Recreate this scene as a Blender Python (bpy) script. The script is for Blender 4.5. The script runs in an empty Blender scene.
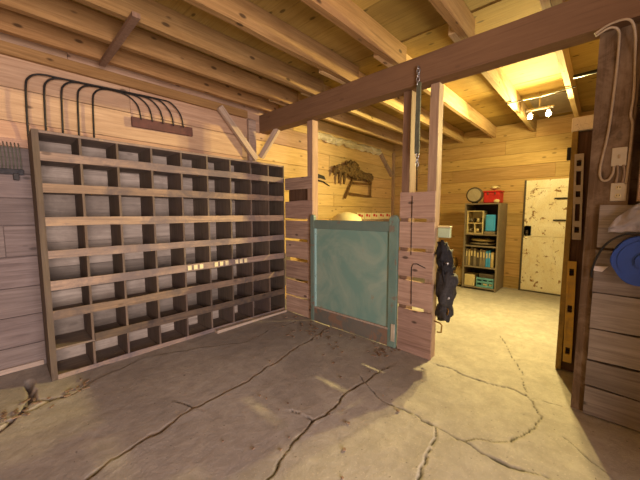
import bpy, bmesh, math, random
import numpy as np
from mathutils import Vector, Matrix, noise
random.seed(7)
C = bpy.context.scene
COL = C.collection
PI = math.pi

# ------------------------------------------------------------------ materials
def srgb(r, g, b):
    f = lambda c: ((c/255+0.055)/1.055)**2.4 if c/255 > 0.04045 else c/255/12.92
    return (f(r), f(g), f(b), 1)

def newmat(name):
    m = bpy.data.materials.new(name); m.use_nodes = True
    nt = m.node_tree
    return m, nt, nt.nodes, nt.links, nt.nodes['Principled BSDF']

def mixc(nt, fac, a, b, mode='MIX'):
    n = nt.nodes.new('ShaderNodeMix'); n.data_type = 'RGBA'; n.blend_type = mode
    for sock, v in ((n.inputs[0], fac), (n.inputs[6], a), (n.inputs[7], b)):
        if hasattr(v, 'is_output'): nt.links.new(v, sock)
        else: sock.default_value = v
    return n.outputs[2]

def ramp(nt, src, stops):
    n = nt.nodes.new('ShaderNodeValToRGB'); e = n.color_ramp.elements
    while len(e) < len(stops): e.new(0.5)
    for i, (p, c) in enumerate(stops):
        e[i].position = p; e[i].color = c if len(c) == 4 else (*c, 1)
    nt.links.new(src, n.inputs[0]); return n.outputs[0]

def noisen(nt, vec, scale, detail=4, rough=.55, dist=0):
    n = nt.nodes.new('ShaderNodeTexNoise')
    n.inputs['Scale'].default_value = scale; n.inputs['Detail'].default_value = detail
    n.inputs['Roughness'].default_value = rough; n.inputs['Distortion'].default_value = dist
    nt.links.new(vec, n.inputs['Vector']); return n.outputs[0]

def mapping(nt, vec, scale):
    n = nt.nodes.new('ShaderNodeMapping'); n.inputs['Scale'].default_value = scale
    nt.links.new(vec, n.inputs['Vector']); return n.outputs[0]

W4 = (1, 1, 1, 1); K4 = (0, 0, 0, 1)
def wood(name, base, dark, axis='x', vary=.35, knots=.6, rough=.75, dirt=None, dirt_amt=.5, grain=1.0, bump=.25, stain=None):
    m, nt, N, L, P = newmat(name)
    tc = N.new('ShaderNodeTexCoord'); geo = N.new('ShaderNodeNewGeometry'); oi = N.new('ShaderNodeObjectInfo')
    off = N.new('ShaderNodeVectorMath'); off.operation = 'MULTIPLY_ADD'
    cmb = N.new('ShaderNodeCombineXYZ')
    add = N.new('ShaderNodeMath'); add.operation = 'ADD'
    L.new(geo.outputs['Random Per Island'], add.inputs[0]); L.new(oi.outputs['Random'], add.inputs[1])
    for i in range(3): L.new(add.outputs[0], cmb.inputs[i])
    L.new(cmb.outputs[0], off.inputs[0]); off.inputs[1].default_value = (17.3, 23.7, 31.1)
    L.new(tc.outputs['Object'], off.inputs[2])
    v = off.outputs[0]
    a, c = 1.0, 16.0
    s1 = {'x': (a, c, c), 'y': (c, a, c), 'z': (c, c, a)}[axis]
    s2 = {'x': (1.5, 3.2, 3.2), 'y': (3.2, 1.5, 3.2), 'z': (3.2, 3.2, 1.5)}[axis]
    s4 = {'x': (1, 46, 46), 'y': (46, 1, 46), 'z': (46, 46, 1)}[axis]
    s3 = {'x': (1.0, 2.6, 2.6), 'y': (2.6, 1.0, 2.6), 'z': (2.6, 2.6, 1.0)}[axis]
    g1 = noisen(nt, mapping(nt, v, s1), 2.2, 7, .68, .7)
    g2 = noisen(nt, mapping(nt, v, s3), 1.7, 4, .6, .3)
    f = ramp(nt, g1, [(.36, K4), (.62, W4)])
    col = mixc(nt, f, dark, base)
    col = mixc(nt, 1-grain, col, base) if grain < 1 else col
    f2 = ramp(nt, g2, [(.38, K4), (.66, W4)])
    col = mixc(nt, f2, mixc(nt, .45, col, dark), col)
    g4 = noisen(nt, mapping(nt, v, s4), 1.6, 3, .6, .3)
    col = mixc(nt, ramp(nt, g4, [(.54, K4), (.74, (.45,)*3+(1,))]), col, tuple(x*.55 for x in dark[:3])+(1,))
    if knots:
        vo = N.new('ShaderNodeTexVoronoi'); vo.inputs['Scale'].default_value = 3.0
        L.new(mapping(nt, v, s2), vo.inputs['Vector'])
        k = ramp(nt, vo.outputs['Distance'], [(.10, W4), (.175, K4)])
        pick = ramp(nt, vo.outputs['Color'], [(.45, K4), (.47, W4)])
        kk = N.new('ShaderNodeMath'); kk.operation = 'MULTIPLY'; L.new(k, kk.inputs[0]); L.new(pick, kk.inputs[1])
        km = N.new('ShaderNodeMath'); km.operation = 'MULTIPLY'; km.inputs[1].default_value = knots
        L.new(kk.outputs[0], km.inputs[0])
        kc = tuple(x*.28 for x in dark[:3])+(1,)
        col = mixc(nt, km.outputs[0], col, kc)
    if dirt:
        d = noisen(nt, tc.outputs['Object'], 3.2, 7, .7, .4)
        df = ramp(nt, d, [(.45, K4), (.62, (dirt_amt,)*3+(1,))])
        col = mixc(nt, df, col, dirt)
    if stain:
        d = noisen(nt, v, 9, 8, .75, .2)
        df = ramp(nt, d, [(.6, K4), (.66, W4)])
        col = mixc(nt, df, col, stain)
    hs = N.new('ShaderNodeHueSaturation')
    mr = N.new('ShaderNodeMapRange'); mr.inputs['To Min'].default_value = 1-vary; mr.inputs['To Max'].default_value = 1+vary*.5
    wn = N.new('ShaderNodeTexWhiteNoise'); wn.noise_dimensions = '1D'; L.new(add.outputs[0], wn.inputs['W'])
    L.new(wn.outputs[0], mr.inputs['Value']); L.new(mr.outputs[0], hs.inputs['Value']); L.new(col, hs.inputs['Color'])
    mr2 = N.new('ShaderNodeMapRange'); mr2.inputs['To Min'].default_value = .492; mr2.inputs['To Max'].default_value = .508
    L.new(add.outputs[0], mr2.inputs['Value']); L.new(mr2.outputs[0], hs.inputs['Hue'])
    L.new(hs.outputs[0], P.inputs['Base Color'])
    P.inputs['Roughness'].default_value = rough
    P.inputs['Specular IOR Level'].default_value = .25
    b = N.new('ShaderNodeBump'); b.inputs['Strength'].default_value = bump; b.inputs['Distance'].default_value = .006
    L.new(g1, b.inputs['Height']); L.new(b.outputs[0], P.inputs['Normal'])
    return m

def plain(name, col, rough=.6, metal=0, var=.15, scale=12, bump=.1, var_col=None):
    m, nt, N, L, P = newmat(name)
    tc = N.new('ShaderNodeTexCoord')
    n = noisen(nt, tc.outputs['Object'], scale, 6, .65)
    f = ramp(nt, n, [(.35, K4), (.68, W4)])
    dk = var_col or tuple(x*(1-var*2) for x in col[:3])+(1,)
    L.new(mixc(nt, f, dk, col), P.inputs['Base Color'])
    P.inputs['Roughness'].default_value = rough; P.inputs['Metallic'].default_value = metal
    b = N.new('ShaderNodeBump'); b.inputs['Strength'].default_value = bump; b.inputs['Distance'].default_value = .004
    L.new(n, b.inputs['Height']); L.new(b.outputs[0], P.inputs['Normal'])
    return m

def chipped(name, paint, under, thr=.58, scale=6, second=None, rough=.55):
    m, nt, N, L, P = newmat(name)
    tc = N.new('ShaderNodeTexCoord')
    n = noisen(nt, tc.outputs['Object'], scale, 10, .72, .4)
    n2 = noisen(nt, tc.outputs['Object'], 2.2, 4, .6, 1.2)
    col = paint
    if second: col = mixc(nt, ramp(nt, n2, [(.4, K4), (.62, W4)]), paint, second)
    vo = N.new('ShaderNodeTexVoronoi'); vo.feature = 'DISTANCE_TO_EDGE'; vo.inputs['Scale'].default_value = 24
    L.new(mapping(nt, tc.outputs['Object'], (1, 1.6, .6)), vo.inputs['Vector'])
    cr = ramp(nt, vo.outputs['Distance'], [(.0, (.35,)*3+(1,)), (.03, K4)])
    col = mixc(nt, cr, col, under)
    f = ramp(nt, n, [(thr, K4), (thr+.03, W4)])
    L.new(mixc(nt, f, col, under), P.inputs['Base Color'])
    P.inputs['Roughness'].default_value = rough
    b = N.new('ShaderNodeBump'); b.inputs['Strength'].default_value = .4; b.inputs['Distance'].default_value = .003; b.invert = True
    L.new(f, b.inputs['Height']); L.new(b.outputs[0], P.inputs['Normal'])
    return m

PINE, PINE_D = (.60, .40, .225, 1), (.40, .235, .115, 1)
M = {}
M['wall_x'] = wood('pine_wall_boards_x', (.53, .345, .225, 1), (.37, .22, .135, 1), 'x', .22, .85, .7)
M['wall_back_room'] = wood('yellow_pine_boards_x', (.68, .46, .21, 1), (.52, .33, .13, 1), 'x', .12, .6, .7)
M['wall_old'] = wood('old_grey_wall_boards_x', (.255, .20, .18, 1), (.155, .117, .105, 1), 'x', .2, .6, .8)
M['wall_y'] = wood('pine_wall_boards_y', (.66, .45, .22, 1), (.48, .30, .12, 1), 'y', .18, .6, .7)
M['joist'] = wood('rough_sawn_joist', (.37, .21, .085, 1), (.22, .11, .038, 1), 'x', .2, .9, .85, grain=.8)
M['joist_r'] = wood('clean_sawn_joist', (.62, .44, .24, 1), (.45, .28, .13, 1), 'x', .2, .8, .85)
M['deck'] = wood('ceiling_deck_boards', (.42, .27, .085, 1), (.24, .135, .036, 1), 'y', .3, .8, .85, grain=.45)
M['beam'] = wood('old_brown_beam', (.21, .115, .065, 1), (.15, .08, .045, 1), 'y', .1, .25, .8, bump=.12, grain=.6)
M['post'] = wood('brown_post', (.28, .165, .11, 1), (.18, .10, .07, 1), 'z', .12, .4, .8)
M['stud'] = wood('pale_stud', (.46, .31, .21, 1), (.30, .19, .125, 1), 'z', .15, .6, .8)
M['board'] = wood('weathered_board_y', (.50, .34, .27, 1), (.30, .19, .145, 1), 'y', .25, .9, .85)
M['board_r'] = wood('grey_weathered_board_y', (.35, .30, .27, 1), (.20, .165, .145, 1), 'y', .22, .8, .85)
M['oldpost'] = wood('old_timber_post', (.17, .105, .065, 1), (.10, .058, .034, 1), 'z', .05, .6, .85, dirt=(.34, .24, .17, 1), dirt_amt=.5)
M['brace'] = wood('pale_grey_brace', (.50, .37, .29, 1), (.33, .23, .17, 1), 'x', .2, .4, .85)
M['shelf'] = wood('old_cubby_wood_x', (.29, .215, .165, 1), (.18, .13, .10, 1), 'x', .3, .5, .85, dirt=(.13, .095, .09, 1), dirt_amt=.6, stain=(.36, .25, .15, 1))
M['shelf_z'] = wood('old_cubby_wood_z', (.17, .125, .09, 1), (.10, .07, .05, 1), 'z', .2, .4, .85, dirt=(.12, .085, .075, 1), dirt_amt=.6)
M['lip'] = wood('cubby_lip_wood', (.40, .265, .175, 1), (.20, .135, .10, 1), 'x', .8, .6, .85, dirt=(.13, .10, .095, 1), dirt_amt=.9)
M['lip_dark'] = wood('dark_cubby_lip_wood', (.30, .21, .16, 1), (.16, .115, .095, 1), 'x', .5, .6, .85, dirt=(.12, .095, .095, 1), dirt_amt=.9)
M['back'] = wood('cubby_back_panel', (.40, .32, .26, 1), (.24, .19, .155, 1), 'x', .6, .4, .9, dirt=(.20, .155, .125, 1), dirt_amt=.7)
M['pale_batten'] = wood('pale_batten', (.52, .42, .34, 1), (.36, .27, .21, 1), 'x', .1, .2, .85)
M['teal'] = chipped('worn_teal_paint', srgb(112, 148, 138), srgb(140, 140, 120), .62, 4, srgb(142, 162, 148))
M['teal_dark'] = chipped('dark_teal_rail_paint', srgb(98, 120, 112), srgb(120, 104, 92), .58, 6, srgb(108, 126, 116))
M['teal_stile'] = chipped('pale_teal_stile_paint', srgb(112, 138, 126), srgb(118, 112, 98), .56, 7, srgb(94, 124, 116))
M['rail_worn'] = chipped('worn_grey_rail', srgb(108, 104, 96), srgb(128, 104, 86), .5, 7, srgb(96, 100, 94))
M['teal_light'] = chipped('light_blue_stile_paint', srgb(150, 190, 190), srgb(110, 120, 112), .6, 8)
M['door'] = chipped('crackled_cream_paint', srgb(250, 246, 228), srgb(150, 112, 62), .575, 9, srgb(240, 230, 200), .6)
M['white'] = plain('white_plate', srgb(190, 178, 155), .5, 0, .06, 20)
M['cable'] = plain('cream_cable', srgb(178, 158, 132), .5, 0, .1, 30)
M['cable_grey'] = plain('beige_cable', srgb(150, 128, 105), .5, 0, .1, 30)
M['black'] = plain('black_rubber', (.012, .012, .014, 1), .45, 0, .2, 20)
M['blackcloth'] = plain('black_canvas', (.02, .018, .022, 1), .8, 0, .3, 40, .5)
M['greycloth'] = plain('charcoal_canvas', (.05, .046, .048, 1), .8, 0, .3, 40, .5)
M['iron'] = plain('dark_iron', (.03, .024, .02, 1), .55, .5, .3, 30)
M['lampglass'] = plain('pale_lamp_face', srgb(175, 165, 145), .3, 0, .1, 20)
M['rust'] = plain('red_brown_wood_bar', (.11, .035, .028, 1), .7, 0, .2, 14)
M['blueplastic'] = plain('blue_plastic', (.0, .05, .34, 1), .5, 0, .12, 8)
M['steel'] = plain('brushed_steel', (.45, .45, .47, 1), .35, .8, .1, 30)
M['alum'] = plain('grey_aluminium', srgb(180, 166, 152), .5, .2, .1, 25)
M['yellow'] = plain('worn_yellow_paint', srgb(215, 165, 40), .5, 0, .2, 9, .1, srgb(170, 140, 70))
M['olive'] = plain('olive_painted_edge', srgb(158, 128, 58), .7, 0, .2, 12)
M['cupb'] = wood('dark_cupboard_wood', (.13, .07, .045, 1), (.07, .035, .022, 1), 'z', .1, .3, .8)
M['whitewood'] = chipped('white_painted_wood', srgb(238, 225, 208), srgb(150, 120, 100), .66, 9)
M['bookcase'] = plain('grey_bookcase_paint', srgb(138, 126, 112), .6, 0, .1, 10)
M['bookdark'] = plain('dark_bookcase_inside', srgb(70, 60, 52), .7, 0, .1, 10)
M['red'] = plain('red_canvas', srgb(205, 40, 40), .6, 0, .15, 20)
M['cyan'] = plain('cyan_plastic', srgb(70, 175, 255), .4, 0, .08, 10)
M['cream'] = plain('cream_lamplight', srgb(225, 210, 165), .7, 0, .1, 12)
M['mint'] = plain('pale_mint_tin', srgb(190, 210, 175), .5, 0, .08, 12)
M['teal_box'] = plain('teal_plastic', srgb(110, 180, 200), .5, 0, .15, 16)
M['grey'] = plain('mid_grey', srgb(140, 130, 115), .6, 0, .12, 14)
M['dgrey'] = plain('dark_grey', srgb(85, 76, 66), .6, 0, .12, 14)
M['sack'] = plain('pale_sack_paper', srgb(200, 180, 130), .8, 0, .12, 8, .4)
M['tarp'] = plain('cream_tarpaulin', srgb(232, 218, 170), .6, 0, .08, 6, .3)
M['fleece'] = plain('grey_brown_fleece', srgb(135, 108, 62), .95, 0, .3, 26, 1.0, srgb(70, 52, 30))
M['framewood'] = wood('brown_frame_wood', (.26, .14, .05, 1), (.15, .08, .03, 1), 'x', .1, .2, .7)
M['strap'] = plain('green_grey_strap', srgb(96, 98, 80), .8, 0, .2, 30)
M['foil'] = plain('dull_metal_sheet', srgb(150, 140, 128), .45, .5, .15, 5, .3)
M['bag_white'] = plain('crumpled_pale_plastic', srgb(225, 215, 215), .5, 0, .15, 9, .4)
M['poly'] = plain('crumpled_insulation', srgb(248, 238, 205), .5, 0, .06, 10, .6)
M['debris'] = plain('wood_chips', srgb(150, 122, 98), .9, 0, .3, 30)
M['copper'] = plain('hook_brass', srgb(150, 110, 40), .45, .5, .1, 20)

def emis(name, col, s):
    m, nt, N, L, P = newmat(name)
    P.inputs['Emission Color'].default_value = col; P.inputs['Emission Strength'].default_value = s
    P.inputs['Base Color'].default_value = col; return m
M['bulb'] = emis('lit_bulb_glass', (1, .82, .5, 1), 28)

def concrete():
    m, nt, N, L, P = newmat('old_concrete')
    tc = N.new('ShaderNodeTexCoord'); v = tc.outputs['Object']
    a = noisen(nt, v, 1.3, 6, .6, .4); b = noisen(nt, v, 9, 8, .7, .2); c = noisen(nt, v, 70, 4, .7)
    col = mixc(nt, ramp(nt, a, [(.35, K4), (.65, W4)]), (.29, .26, .235, 1), (.41, .37, .325, 1))
    col = mixc(nt, ramp(nt, b, [(.38, (.55,)*3+(1,)), (.62, K4)]), col, (.22, .195, .175, 1))
    col = mixc(nt, ramp(nt, c, [(.58, K4), (.70, (.6,)*3+(1,))]), col, (.5, .45, .38, 1))
    col = mixc(nt, ramp(nt, noisen(nt, v, 40, 2, .5), [(.70, K4), (.74, (.7,)*3+(1,))]), col, (.10, .08, .07, 1))
    at = N.new('ShaderNodeAttribute'); at.attribute_name = 'crack'
    col = mixc(nt, at.outputs['Fac'], col, (.03, .022, .018, 1))
    at2 = N.new('ShaderNodeAttribute'); at2.attribute_name = 'rubble'
    col = mixc(nt, at2.outputs['Fac'], col, (.36, .30, .25, 1))
    L.new(col, P.inputs['Base Color']); P.inputs['Roughness'].default_value = .82
    P.inputs['Specular IOR Level'].default_value = .3
    bm = N.new('ShaderNodeBump'); bm.inputs['Strength'].default_value = .6; bm.inputs['Distance'].default_value = .012
    L.new(b, bm.inputs['Height'])
    bm2 = N.new('ShaderNodeBump'); bm2.inputs['Strength'].default_value = .5; bm2.inputs['Distance'].default_value = .003
    L.new(c, bm2.inputs['Height']); L.new(bm.outputs[0], bm2.inputs['Normal']); L.new(bm2.outputs[0], P.inputs['Normal'])
    return m
M['concrete'] = concrete()

# ------------------------------------------------------------------ geometry helpers
class B:
    def __init__(s): s.bm = bmesh.new()
    def box(s, x0, x1, y0, y1, z0, z1, bev=.003, mat=None, jit=0):
        vs = [s.bm.verts.new((x, y, z)) for x in (x0, x1) for y in (y0, y1) for z in (z0, z1)]
        F = [(0,1,3,2),(4,6,7,5),(0,4,5,1),(2,3,7,6),(0,2,6,4),(1,5,7,3)]
        fs = [s.bm.faces.new([vs[i] for i in f]) for f in F]
        if jit:
            for v in vs: v.co += Vector([random.uniform(-jit, jit) for _ in range(3)])
        if mat is not None:
            for v in vs: v.co = mat @ v.co
        if bev:
            es = list({e for f in fs for e in f.edges})
            bmesh.ops.bevel(s.bm, geom=es, offset=bev, segments=1, affect='EDGES', profile=.5)
        return s
    def board(s, axis, a0, a1, b0, b1, c0, c1, amp=.004, step=.12, seed=0):
        """rough board along axis; b,c are the two other axes in order"""
        n = max(2, int((a1-a0)/step))
        rings = []
        def P(a, b, c):
            return {'x': (a, b, c), 'y': (b, a, c), 'z': (b, c, a)}[axis]
        for i in range(n+1):
            a = a0+(a1-a0)*i/n
            r = []
            for k, (b, c) in enumerate(((b0, c0), (b1, c0), (b1, c1), (b0, c1))):
                ed = 0 if k < 2 else 1
                wob = amp*noise.noise(Vector((a*3.1, seed*7.7+ed*3.3, .5)))*2
                v = P(a, b, c+wob)
                r.append(s.bm.verts.new(v))
            rings.append(r)
        for i in range(n):
            for k in range(4):
                s.bm.faces.new((rings[i][k], rings[i][(k+1) % 4], rings[i+1][(k+1) % 4], rings[i+1][k]))
        s.bm.faces.new(rings[0][::-1]); s.bm.faces.new(rings[-1])
        return s
    def tube(s, pts, r, n=8, cap=True):
        pts = [Vector(p) for p in pts]; rings = []
        up = None
        for i, p in enumerate(pts):
            t = (pts[min(i+1, len(pts)-1)]-pts[max(i-1, 0)]).normalized()
            if up is None:
                up = Vector((0, 0, 1)) if abs(t.z) < .9 else Vector((1, 0, 0))
            a = t.cross(up)
            if a.length < 1e-4: a = t.cross(Vector((0, 1, .3)))
            a.normalize(); b = a.cross(t).normalized(); up = b
            rr = r[i] if isinstance(r, (list, tuple)) else r
            rings.append([s.bm.verts.new(p+a*math.cos(2*PI*k/n)*rr+b*math.sin(2*PI*k/n)*rr) for k in range(n)])
        for i in range(len(rings)-1):
            for k in range(n):
                f = s.bm.faces.new((rings[i][k], rings[i][(k+1) % n], rings[i+1][(k+1) % n], rings[i+1][k])); f.smooth = True
        if cap: s.bm.faces.new(rings[0][::-1]); s.bm.faces.new(rings[-1])
        return s
    def lathe(s, prof, c=(0,0,0), axis='z', n=24, smooth=True):
        c = Vector(c); rings = []
        for (r, h) in prof:
            ring = []
            for k in range(n):
                a = 2*PI*k/n; u, w = math.cos(a)*max(r, 1e-4), math.sin(a)*max(r, 1e-4)
                p = {'z': (u, w, h), 'x': (h, u, w), 'y': (w, h, u)}[axis]
                ring.append(s.bm.verts.new(c+Vector(p)))
            rings.append(ring)
        for i in range(len(rings)-1):
            for k in range(n):
                f = s.bm.faces.new((rings[i][k], rings[i][(k+1) % n], rings[i+1][(k+1) % n], rings[i+1][k])); f.smooth = smooth
        s.bm.faces.new(rings[0][::-1]); s.bm.faces.new(rings[-1])
        return s
    def prism(s, poly, axis, a0, a1, bev=0):
        """poly in the two other axes (in order), extruded along axis"""
        def P(a, b, c): return {'x': (a, b, c), 'y': (b, a, c), 'z': (b, c, a)}[axis]
        v0 = [s.bm.verts.new(P(a0, *q)) for q in poly]; v1 = [s.bm.verts.new(P(a1, *q)) for q in poly]
        n = len(poly); fs = [s.bm.faces.new(v0[::-1]), s.bm.faces.new(v1)]
        for k in range(n): fs.append(s.bm.faces.new((v0[k], v0[(k+1) % n], v1[(k+1) % n], v1[k])))
        if bev:
            es = list({e for f in fs for e in f.edges}); bmesh.ops.bevel(s.bm, geom=es, offset=bev, segments=1, affect='EDGES', profile=.5)
        return s
    def blob(s, c, r, amp=.15, fr=4, sub=3, seed=0):
        c = Vector(c); ret = bmesh.ops.create_icosphere(s.bm, subdivisions=sub, radius=1)
        for v in ret['verts']:
            d = v.co.normalized(); k = 1+amp*noise.noise(d*fr*.5+Vector((seed, seed*1.7, 0)))*1.6+amp*.4*noise.noise(d*fr*1.7+Vector((0, seed, 3)))
            v.co = c+Vector((d.x*r[0], d.y*r[1], d.z*r[2]))*k
        for f in s.bm.faces:
            if len(f.verts) == 3: f.smooth = True
        return s

def smooth(pts, n=6):
    P = [Vector(p) for p in pts]; out = []
    for i in range(len(P)-1):
        a = P[max(i-1, 0)]; b_ = P[i]; c = P[i+1]; d = P[min(i+2, len(P)-1)]
        for k in range(n):
            t = k/n
            out.append(.5*((2*b_)+(c-a)*t+(2*a-5*b_+4*c-d)*t*t+(3*b_-a-3*c+d)*t**3))
    out.append(P[-1]); return out
def mk(name, b, mat, parent=None, base=None, label=None):
    """link one mesh; vertices are given in world coordinates and shifted to the origin of the thing"""
    bmesh.ops.recalc_face_normals(b.bm, faces=b.bm.faces[:])
    me = bpy.data.meshes.new(name)
    off = Vector((0, 0, 0))
    if parent is not None:
        root = parent
        while root.parent: root = root.parent
        off = Vector(root.location)
    elif base is not None: off = Vector(base)
    bmesh.ops.translate(b.bm, verts=b.bm.verts[:], vec=-off)
    b.bm.to_mesh(me); b.bm.free()
    me.materials.append(M[mat] if isinstance(mat, str) else mat)
    o = bpy.data.objects.new(name, me); COL.objects.link(o)
    if parent is not None: o.parent = parent
    else: o.location = off
    if label: o['label'] = label
    return o
def thing(name, label, cat, loc, group=None):
    o = bpy.data.objects.new(name, None); COL.objects.link(o); o.location = loc
    o.empty_display_size = .1
    o['label'] = label; o['category'] = cat
    if group: o['group'] = group
    return o
def tag(o, label, cat, group=None):
    o['label'] = label; o['category'] = cat
    if group: o['group'] = group
    return o
def struct(o):
    o['kind'] = 'structure'; return o
def rotz(a, c): return Matrix.Translation(c) @ Matrix.Rotation(a, 4, 'Z') @ Matrix.Translation(-Vector(c))

# ------------------------------------------------------------------ setting
WY = 3.65          # wall behind the cubby cabinet
FX = 6.38          # far wall
ZC = 2.965         # underside of the ceiling deck
ZJ = 2.765         # underside of joists
XB, YR = -3.0, -2.6

CR = [
  (0.0090,[(0.214,1.874),(0.331,1.914),(0.464,1.952),(0.551,1.966),(0.603,1.948),(0.737,2.008),(0.842,2.032),(1.022,2.044),(1.229,2.033),(1.497,2.108),(1.759,2.150),(2.054,2.215),(2.388,2.273),(2.711,2.376)]),
  (0.0060,[(0.802,2.174),(0.857,2.033)]),
  (0.0060,[(0.850,1.180),(0.979,1.225),(1.051,1.250),(1.189,1.287),(1.329,1.321),(1.394,1.309),(1.461,1.296),(1.620,1.320),(1.731,1.362),(1.899,1.341),(1.980,1.339),(2.090,1.333),(2.288,1.315)]),
  (0.0060,[(2.009,1.420),(1.956,1.322),(1.884,1.181),(1.845,1.079),(1.849,0.960),(1.862,0.854),(1.842,0.775),(1.845,0.703),(1.835,0.623),(1.835,0.551),(1.834,0.493),(1.809,0.432),(1.821,0.358),(1.824,0.286),(1.861,0.200),(1.873,0.107)]),
  (0.0050,[(1.845,0.703),(1.726,0.666),(1.590,0.645),(1.433,0.620),(1.372,0.608)]),
  (0.0050,[(1.329,1.321),(1.336,1.444),(1.309,1.519)]),
  (0.0050,[(1.835,0.551),(1.915,0.489),(1.972,0.393),(2.034,0.326),(2.146,0.268),(2.284,0.235),(2.416,0.220),(2.494,0.258),(2.583,0.294),(2.634,0.345),(2.673,0.416),(2.655,0.516),(2.624,0.654),(2.641,0.817),(2.655,0.950),(2.659,1.024)]),
  (0.0050,[(2.626,0.300),(2.648,0.224),(2.690,0.130)]),
  (0.0028,[(2.634,0.345),(2.890,0.392),(3.155,0.496),(3.432,0.614),(3.803,0.767)]),
  (0.0050,[(2.294,0.085),(2.234,0.012),(2.134,-0.082)]),
  (0.0200,[(-0.105,2.701),(-0.042,2.753),(0.008,2.873),(0.049,2.992),(0.072,3.147),(0.069,3.310)]),
  (0.0140,[(0.049,2.992),(0.142,2.928),(0.247,2.852),(0.311,2.894),(0.388,2.950)]),
  (0.0120,[(0.007,2.844),(0.087,2.836),(0.153,2.865),(0.221,2.879)]),
  (0.0100,[(-0.105,2.793),(-0.051,2.790),(0.007,2.844)]),
  (0.0050,[(0.388,2.950),(0.566,3.026),(0.684,3.049),(0.805,3.109)]),
  (0.0040,[(0.983,3.065),(1.320,2.929),(1.716,2.717),(1.969,2.760),(2.088,2.806)]),
  (0.0040,[(2.266,2.801),(2.516,2.785)]),
]
def build_floor():
    xs = np.concatenate([np.arange(XB, -.3, .12), np.arange(-.3, 2.9, .0095), np.arange(2.9, 4.2, .025), np.arange(4.2, FX+.05, .1)])
    ys = np.concatenate([np.arange(YR, -.4, .12), np.arange(-.4, 3.3, .0095), np.arange(3.3, WY+.1, .06)])
    nx, ny = len(xs), len(ys)
    X, Y = np.meshgrid(xs, ys, indexing='ij')
    rs = np.random.RandomState(3)
    def vnoise(sc, seed):
        g = np.random.RandomState(seed).rand(256, 256)
        u, w = X*sc+40, Y*sc+40
        iu, iw = np.floor(u).astype(int), np.floor(w).astype(int)
        fu, fw = u-iu, w-iw; fu = fu*fu*(3-2*fu); fw = fw*fw*(3-2*fw)
        G = lambda a, b: g[a % 256, b % 256]
        return (G(iu, iw)*(1-fu)+G(iu+1, iw)*fu)*(1-fw)+(G(iu, iw+1)*(1-fu)+G(iu+1, iw+1)*fu)*fw - .5
    Z = vnoise(1.1, 1)*.008+vnoise(3.7, 2)*.003+vnoise(14, 3)*.0015
    wx = X+vnoise(9, 5)*.035+vnoise(30, 6)*.014; wy = Y+vnoise(9, 7)*.035+vnoise(30, 8)*.014
    crack = np.zeros_like(X); rub = np.zeros_like(X)
    wn = vnoise(12, 9)+.5
    for w, pts in CR:
        best = np.full(X.shape, 9.); side = np.zeros_like(X)
        for (ax, ay), (bx, by) in zip(pts[:-1], pts[1:]):
            dx, dy = bx-ax, by-ay; L2 = dx*dx+dy*dy
            t = np.clip(((wx-ax)*dx+(wy-ay)*dy)/L2, 0, 1)
            px, py = wx-(ax+t*dx), wy-(ay+t*dy); d = np.hypot(px, py)
            s = np.sign(px*dy-py*dx); m = d < best
            best = np.where(m, d, best); side = np.where(m, s, side)
        ww = w*(.45+1.0*wn)*(1.0 if w < .009 else 1.0)
        prof = np.clip(1.35-best/ww, 0, 1)
        crack = np.maximum(crack, prof)
        Z -= prof*min(.05, w*2.2)
        Z += np.where(side > 0, 1, -.4)*np.exp(-best/.06)*min(.008, w*.7)
        if w >= .009: rub = np.maximum(rub, np.clip(1.2-best/(w*3.2), 0, 1)*(vnoise(22, 11)+.5)*.9)
    Z[(X < -.35) | (X > 4.3)] *= .3
    Z = np.minimum(Z, .006)
    co = np.stack([X, Y, Z], -1).reshape(-1, 3)
    idx = np.arange(nx*ny).reshape(nx, ny)
    q = np.stack([idx[:-1, :-1], idx[1:, :-1], idx[1:, 1:], idx[:-1, 1:]], -1).reshape(-1, 4)
    me = bpy.data.meshes.new('floor')
    me.vertices.add(len(co)); me.vertices.foreach_set('co', co.ravel().astype(np.float32))
    me.loops.add(q.size); me.loops.foreach_set('vertex_index', q.ravel().astype(np.int32))
    me.polygons.add(len(q)); me.polygons.foreach_set('loop_start', np.arange(0, q.size, 4, dtype=np.int32))
    me.polygons.foreach_set('loop_total', np.full(len(q), 4, dtype=np.int32))
    me.polygons.foreach_set('use_smooth', np.ones(len(q), dtype=bool))
    for nm, arr in (('crack', crack), ('rubble', np.clip(rub, 0, .8))):
        at = me.attributes.new(nm, 'FLOAT', 'POINT'); at.data.foreach_set('value', arr.ravel().astype(np.float32))
    me.update(); me.validate()
    me.materials.append(M['concrete'])
    o = bpy.data.objects.new('floor', me); COL.objects.link(o); struct(o)
build_floor()

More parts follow.
